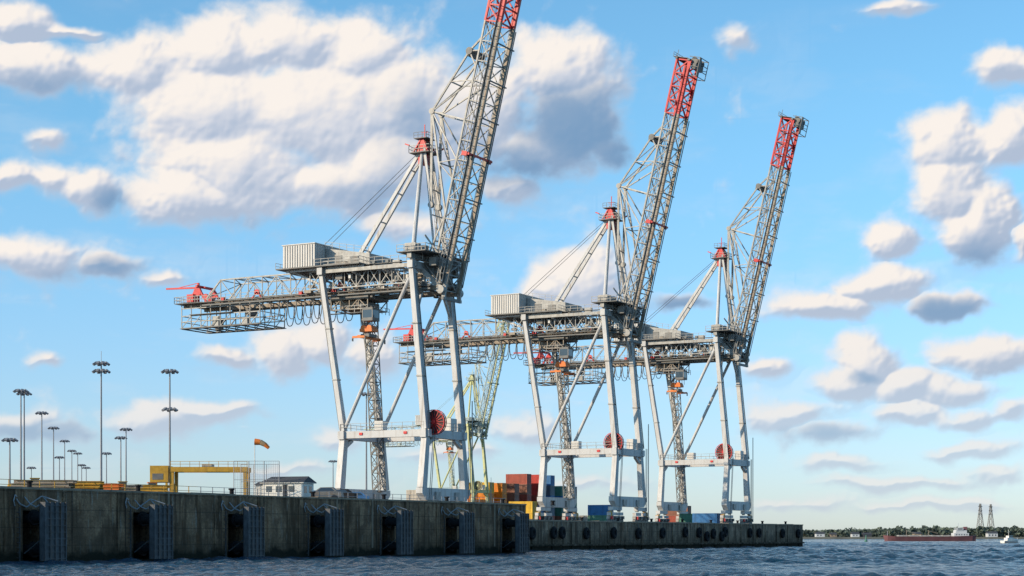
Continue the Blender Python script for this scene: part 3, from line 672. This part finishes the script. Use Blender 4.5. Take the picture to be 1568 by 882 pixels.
for i,(x,w,h,c) in enumerate(((1250,7,2.6,'shipwhite'),(1272,5,2.,'cope'),(1305,6,2.4,'shipwhite'),(1322,7,2.,'roof'),(1513,8,3.,'shipwhite'),(1400,6,2.6,'cope'))):
    b=MB(); b.box(0,w,0,8,0,h,c); b.add([(-.3,-.3,h),(w+.3,-.3,h),(w+.3,8.3,h),(-.3,8.3,h),(-.3,4,h+1.6),(w+.3,4,h+1.6)],[(0,1,5,4),(2,3,4,5),(0,4,3),(1,2,5)],'roof')
    for k in range(int(w/2.5)): b.box(.8+k*2.5,1.8+k*2.5,-.03,0,.8,h*.7,'glass')
    p,u=img(x,1486); obj('shore_shed',b,(p,u,1.6),TH)
def pylon(H):
    b=MB()
    def PP(z,i):
        w=3.2*(1-z/H)**1.2+.55; return ((-w,w,w,-w)[i],(-w,-w,w,w)[i],z)
    b.truss(PP,[H*k/11 for k in range(12)],.42,.24,'dgrey')
    for z in(.68,.8,.92): b.beam((-5,0,H*z),(5,0,H*z),.3,.4,'dgrey'); b.beam((-5,0,H*z),(0,0,H*(z+.04)),.2,.2,'dgrey'); b.beam((5,0,H*z),(0,0,H*(z+.04)),.2,.2,'dgrey')
    return b
pm=pylon(33).mesh('transmission_tower')
for x,Y in((1501,1800),(1517,1830)): p,u=img(x,Y); obj('transmission_tower',pm,(p,u,1.6),TH+.9)
b=MB(); st=[(-0,.0,3.2),(2,3.2,3.),(6,4.2,2.6),(30,4.2,2.4),(40,4.2,2.7),(48,3.6,2.9),(50,3.,3.0)]; prof=[]
for x,w,h in st: prof.append([(x+(1.2 if x==0 else 0),0-w*.7,-1),(x,-w,h),(x,w,h),(x+(1.2 if x==0 else 0),w*.7,-1)])
vs=[q for s_ in prof for q in s_]; fs=[]
for i in range(len(st)-1):
    for j in range(3): fs.append((i*4+j,(i+1)*4+j,(i+1)*4+j+1,i*4+j+1))
fs+=[(0,1,2,3),tuple(len(vs)-4+i for i in(3,2,1,0))]; b.add(vs,fs,'hull')
b.box(38,46,-3.4,3.4,2.6,4.4,'shipwhite'); b.box(39,45,-3.,3.,4.4,5.9,'shipwhite'); b.box(39.5,43,-3.2,3.2,5.9,7.2,'shipwhite'); b.box(39.4,39.5,-2.9,2.9,6.3,6.9,'glass'); b.box(40,42.6,-3.23,-3.2,6.3,6.9,'glass')
for k in range(5): b.box(39+k*1.4,39.6+k*1.4,-3.43,-3.4,3.2,3.8,'glass')
b.box(44,45.6,-1,1,5.9,7.8,'hull'); b.beam((41,0,7),(41,0,9.8),.25,.25,'shipwhite')
for x in(8,14,20,26,32): b.box(x,x+4.6,-2.8,2.8,2.5,3.3,'grey')
for x in(12.8,24.8): b.beam((x,0,2.5),(x,0,6.),.3,.3,'tan'); b.beam((x,0,5.6),(x+5,0,4.2),.2,.2,'tan')
b.beam((2.4,0,3.),(2.4,0,5.6),.2,.2,'shipwhite')
p,u=img(1352,900); obj('cargo_ship',b,(p,u,0),TH,scale=.92)
b=MB(); st=[(0,1.2,1.1),(3,1.35,1.1),(6,1.1,1.35),(7.6,.1,1.8)]; vs=[];fs=[]
for x,w,h in st: vs+=[(x,-w*.75,-.3),(x,-w,h),(x,w,h),(x,w*.75,-.3)]
for i in range(3):
    for j in range(3): fs.append((i*4+j,(i+1)*4+j,(i+1)*4+j+1,i*4+j+1))
fs+=[(0,1,2,3)]; b.add(vs,fs,'siding'); b.box(1.6,4.9,-.9,.9,1.1,2.1,'siding'); b.box(2.4,4.4,-.75,.75,2.1,2.9,'siding'); b.box(2.5,4.43,-.77,.77,2.3,2.7,'glass'); b.beam((3,0,2.9),(3,0,5.),.09,.09,'siding'); b.beam((2.4,0,4.3),(3.6,0,4.3),.06,.06,'siding')
b.rail([(5,-.9,1.3),(7.3,-.2,1.7)],.6,.8,.04,'siding'); b.box(.0,7,-1.36,-1.3,.5,.62,'orange')
p,u=img(1535,620); obj('pilot_boat',b,(p,u,0),TH+.5,scale=.95)
b=MB(); b.tube((0,0,-.2),(0,0,.7),.7,'c_green',12); b.tube((0,0,.7),(0,0,2.6),.35,'c_green',8,.15); b.beam((0,0,2.6),(0,0,3.),.3,.3,'c_green'); p,u=img(1326,800); obj('channel_buoy',b,(p,u,0))

# ------------------------------------------------------------------ sun & sky
sd=Vector((-.58,-.76)); sd.normalize(); EL=math.radians(24)
sun=bpy.data.lights.new('sun','SUN'); sun.energy=5.; sun.angle=math.radians(.5); sun.color=(1,.83,.62)
so=bpy.data.objects.new('sun',sun); scene.collection.objects.link(so)
tosun=Vector((sd.x*math.cos(EL),sd.y*math.cos(EL),math.sin(EL))); so.rotation_euler=tosun.to_track_quat('Z','Y').to_euler()
w=bpy.data.worlds.new('World'); scene.world=w; w.use_nodes=True; nt=w.node_tree; N=nt.nodes; L=nt.links
bg=N['Background']; bg.inputs[1].default_value=.15
sky=N.new('ShaderNodeTexSky'); sky.sky_type='NISHITA'; sky.sun_disc=False; sky.sun_elevation=EL; sky.sun_rotation=math.atan2(sd.x,sd.y); sky.air_density=1.; sky.dust_density=.3; sky.ozone_density=2.
tc=N.new('ShaderNodeTexCoord'); sx=N.new('ShaderNodeSeparateXYZ'); L.new(tc.outputs['Generated'],sx.inputs[0])
r=N.new('ShaderNodeMapRange'); r.interpolation_type='SMOOTHSTEP'; r.inputs[1].default_value=0; r.inputs[2].default_value=.26; L.new(sx.outputs[2],r.inputs[0])
ti=N.new('ShaderNodeMixRGB'); ti.inputs[1].default_value=(.70,.84,1.18,1); ti.inputs[2].default_value=(.78,1.20,1.30,1); L.new(r.outputs[0],ti.inputs[0])
mu=N.new('ShaderNodeMixRGB'); mu.blend_type='MULTIPLY'; mu.inputs[0].default_value=1; L.new(sky.outputs[0],mu.inputs[1]); L.new(ti.outputs[0],mu.inputs[2]); L.new(mu.outputs[0],bg.inputs[0])

# clouds: a shell of cloud sheet far out, thickness field and painted light and shade computed here
blobs=[(215,105,80,52,1),(330,80,95,55,1),(450,70,105,55,1.1),(560,90,90,60,1),(330,165,150,80,1.15),(480,175,150,105,1.25),(620,150,100,80,1.1),(370,250,140,80,1.1),(285,300,80,46,1),(500,285,125,52,1),(600,250,115,68,1),
 (720,170,105,78,1),(850,105,88,52,1.),(885,180,85,72,1.1),(820,235,105,42,.9),(925,235,50,32,.8),(785,288,52,24,.85),(640,345,90,26,.65),
 (45,105,84,36,1),(20,35,58,34,.95),(105,48,50,11,.6),(130,290,60,32,.95),(85,275,48,24,.8),(15,265,48,22,.85),(70,215,34,18,.75),(45,392,84,34,.95),(165,405,52,15,.75),(250,425,38,12,.6),
 (440,545,54,46,1.05),(500,528,46,42,1),(560,545,55,38,.9),(235,640,78,32,1),(320,630,80,18,.85),(345,543,38,16,.75),(75,555,28,12,.6),(30,650,60,22,.7),(90,665,60,15,.7),(505,680,42,20,.75),
 (890,430,74,46,1.),(850,450,50,26,.9),(810,660,46,30,.95),(1040,462,52,15,.75),
 (1130,55,26,30,.75),(1545,105,68,30,1.),(1375,5,48,13,.75),(1445,222,66,50,1),(1545,212,60,46,1),(1450,290,72,60,1.1),(1505,335,45,60,.95),(1475,350,45,42,.95),(1370,372,50,32,.95),(1420,200,34,28,.9),(1566,370,20,28,.9),
 (1270,470,88,24,.9),(1350,440,72,32,1.05),(1440,468,68,22,.95),(1330,555,60,44,1.05),(1390,592,60,32,1),(1290,590,50,26,.9),(1510,545,90,32,1),(1460,600,80,28,.95),(1230,630,70,27,.9),(1270,662,80,22,.85),(1480,640,58,20,.9),(1550,628,40,22,.85),(1400,635,66,18,.8),
 (1180,558,44,15,.75),(1480,690,70,16,.85),(1360,740,115,13,.75),(1220,770,105,13,.7),(1420,775,125,11,.7),(1540,725,58,14,.75),(1180,640,40,30,.75),(700,690,75,14,.6),(880,740,85,12,.6),(1300,710,80,13,.65),(420,720,80,10,.5)]
dark=[(880,200,120,85,1.1),(790,255,120,46,1.),(950,235,80,45,1.1),(640,300,190,40,.45),(1445,475,75,24,1),(1040,464,70,18,1),(1270,664,95,22,.85),(165,408,65,16,.6),(170,308,40,22,.7),(60,664,120,20,.8),(660,200,80,90,.45),(1500,395,60,36,.5),(1520,566,90,18,.4),(60,130,90,18,.4),(1320,580,28,12,.8),(420,340,150,14,.35),(100,416,90,14,.4)]
rg=np.random.RandomState(8)
for i in range(80):
    x=784+rg.choice([-1,1])*rg.uniform(980,3600); y=820-rg.uniform(40,1900); s=rg.uniform(40,150)
    for k in range(4): blobs.append((x+rg.uniform(-1,1)*s,y+rg.uniform(-.4,.4)*s,s*rg.uniform(.5,1),s*rg.uniform(.3,.6),.95))
for i in range(22):
    x=784+rg.uniform(-1000,1000); y=-rg.uniform(190,1100); s=rg.uniform(60,140)
    for k in range(4): blobs.append((x+rg.uniform(-1,1)*s,y+rg.uniform(-.4,.4)*s,s*rg.uniform(.5,1),s*rg.uniform(.3,.6),.95))
K=2750.
def azel(x,y): a=math.atan((x-784)/K); return a*K,math.atan((820-y)/K*math.cos(a))*K
ug=np.concatenate([np.arange(-3900,-950,14),np.arange(-950,950,1.55),np.arange(950,3900,14)])
vg=np.concatenate([np.arange(2,900,1.55),np.arange(900,2300,14)])
U,V=np.meshgrid(ug,vg)
perm=rg.permutation(512); gang=rg.uniform(0,2*np.pi,512); gx=np.cos(gang); gy=np.sin(gang)
def perlin(x,y,o=0):
    xi=np.floor(x).astype(int); yi=np.floor(y).astype(int); xf=x-xi; yf=y-yi
    def d(ix,iy,dx,dy):
        h=perm[(perm[(ix+o)&511]+iy)&511]; return gx[h]*dx+gy[h]*dy
    f=lambda t:t*t*t*(t*(t*6-15)+10)
    sx_,sy_=f(xf),f(yf)
    a=d(xi,yi,xf,yf); b_=d(xi+1,yi,xf-1,yf); c=d(xi,yi+1,xf,yf-1); e=d(xi+1,yi+1,xf-1,yf-1)
    return (a+(b_-a)*sx_)+((c+(e-c)*sx_)-(a+(b_-a)*sx_))*sy_
def fbm(x,y,w,n,gain=.5,bil=False,o=0):
    t=0;a=1.;s=0
    for i in range(n):
        p=perlin(x/w+i*17.3,y/w+i*9.1,o+i*31); t=t+a*(np.sqrt(p*p+.004)*2 if bil else p); s+=a; a*=gain; w/=2.03
    return t/s*(1 if bil else 1.6)
wu=U+24*fbm(U,V,90,4,.5,o=5); wv=V+16*fbm(U,V,90,4,.5,o=77)
def blobfield(bl,sc=1.2):
    acc=np.zeros_like(U)-.55
    for x,y,rx,ry,wt in bl:
        a,e=azel(x,y)
        i0,i1=np.searchsorted(ug,[a-rx*2.6-40,a+rx*2.6+40]); j0,j1=np.searchsorted(vg,[e-ry*2.6-40,e+ry*2.6+40])
        if i1<=i0 or j1<=j0: continue
        uu=wu[j0:j1,i0:i1]; vv=wv[j0:j1,i0:i1]
        d2=((uu-a)/(rx*sc))**2+((vv-e)/(ry*sc))**2
        f=wt*(1.5*np.exp(-d2*1.1)-.55)
        cur=acc[j0:j1,i0:i1]; h=np.clip(.5+.5*(f-cur)/.25,0,1); acc[j0:j1,i0:i1]=cur*(1-h)+f*h+.25*h*(1-h)
    return acc
B=blobfield(blobs)
n1=fbm(U,V*1.25,130,8,.55); bil=fbm(wu,wv*1.15,75,6,.48,True,o=11)
h=B+.66*n1+.50*(bil-.34)-.09
sm=lambda x,a,b_:(lambda t:t*t*(3-2*t))(np.clip((x-a)/(b_-a),0,1))
alpha=sm(h,-.22,.46)
n3=fbm(U,V*1.25,130,4,.45); b2=fbm(wu,wv*1.15,85,2,.35,True,o=11); b3=fbm(wu,wv*1.15,75,4,.42,True,o=11)
Hs=np.sqrt(np.clip(B+.55*n3+.45*(b3-.3)+.2,0,None)+.04)*58; Hb=np.sqrt(np.clip(B+.35,0,None)+.03)*95
Hs2=np.sqrt(np.clip(B+.5*n3+.35*(b2-.3)+.25,0,None)+.04)*80
Lr=np.array([-.60,.66,.45]); Lr/=np.linalg.norm(Lr)
def lam(Hf,k):
    gy_,gx_=np.gradient(Hf,vg,ug); nx=-gx_*k; ny=-gy_*k; n=np.sqrt(nx*nx+ny*ny+1); return (nx*Lr[0]+ny*Lr[1]+Lr[2])/n
lit=.20*lam(Hs,.6)+.30*lam(Hs2,.85)+.52*lam(Hb,1.1)+.10*n1
lit=sm(lit,-.10,.80)
dk=sm(blobfield(dark,1.15)*.8+.35*n1,-.05,.75)
lit=np.clip(lit*(1-.35*dk)+.05,0,1)
bright=np.array([.96,.89,.83]); mid=np.array([.66,.69,.77]); shade=np.array([.42,.51,.66]); drk=np.array([.165,.32,.53])
l3=lit[...,None]
col=np.where(l3>.5,mid+(bright-mid)*(l3-.5)*2,shade+(mid-shade)*l3*2)  # sunlit and shaded sides written into the emitted vertex colour
col=col+(drk-col)*(dk*.88)[...,None]
edge=sm(h,-.08,.5)[...,None]
col=col*(.3*edge+.7)+np.array([.58,.70,.82])*.3*(1-edge)
hz=np.clip(V/420,0,1)[...,None]; col=col*(.5+.5*hz)+np.array([.66,.71,.76])*.5*(1-hz)
alpha=alpha*(.55+.45*np.clip(V/260,0,1))*np.clip((2250-V)/300,0,1)*np.clip((3850-np.abs(U))/300,0,1)*np.clip(V/30,0,1)
veil=.24*sm(fbm(U*.45,V*1.3,120,6,.55,o=40),-.05,.5)*np.clip(V/60,0,1)*np.clip((900-V)/500,0,1)
alpha=np.clip(alpha+veil*(1-alpha),0,1)
RD=13000.; az=U/K; el=V/K; xr=RD*np.cos(el)*np.sin(az); yr=RD*np.cos(el)*np.cos(az)
co=np.stack([xr*C-yr*S,xr*S+yr*C,RD*np.sin(el)],-1)
am=np.maximum(np.maximum(alpha[:-1,:-1],alpha[1:,1:]),np.maximum(alpha[:-1,1:],alpha[1:,:-1]))
me,used=grid_mesh('sky',co,len(vg),len(ug),keep=am>.004)
rgba=np.concatenate([col,alpha[...,None]],-1).reshape(-1,4)[used].astype(np.float32)
ca=me.color_attributes.new('cloud','FLOAT_COLOR','POINT'); ca.data.foreach_set('color',rgba.ravel())
m=bpy.data.materials.new('sky_clouds'); m.use_nodes=True; nt=m.node_tree; N=nt.nodes; L=nt.links; N.clear()
at_=N.new('ShaderNodeAttribute'); at_.attribute_name='cloud'; em=N.new('ShaderNodeEmission'); tr=N.new('ShaderNodeBsdfTransparent'); mx=N.new('ShaderNodeMixShader'); ou=N.new('ShaderNodeOutputMaterial')
L.new(at_.outputs['Color'],em.inputs[0]); L.new(at_.outputs['Alpha'],mx.inputs[0]); L.new(tr.outputs[0],mx.inputs[1]); L.new(em.outputs[0],mx.inputs[2]); L.new(mx.outputs[0],ou.inputs[0])
try: m.cycles.emission_sampling='NONE'
except Exception: pass
me.materials.append(m); obj('sky',me)

# ------------------------------------------------------------------ camera
cam=bpy.data.cameras.new('camera'); co_=bpy.data.objects.new('camera',cam); scene.collection.objects.link(co_); scene.camera=co_
co_.location=(0,0,2.8); co_.rotation_euler=(math.radians(90),0,TH)
cam.sensor_width=36; cam.lens=2750/1568*36; cam.shift_y=379/1568; cam.clip_start=.5; cam.clip_end=30000
scene.view_settings.view_transform='Standard'; scene.view_settings.look='None'; scene.view_settings.exposure=0
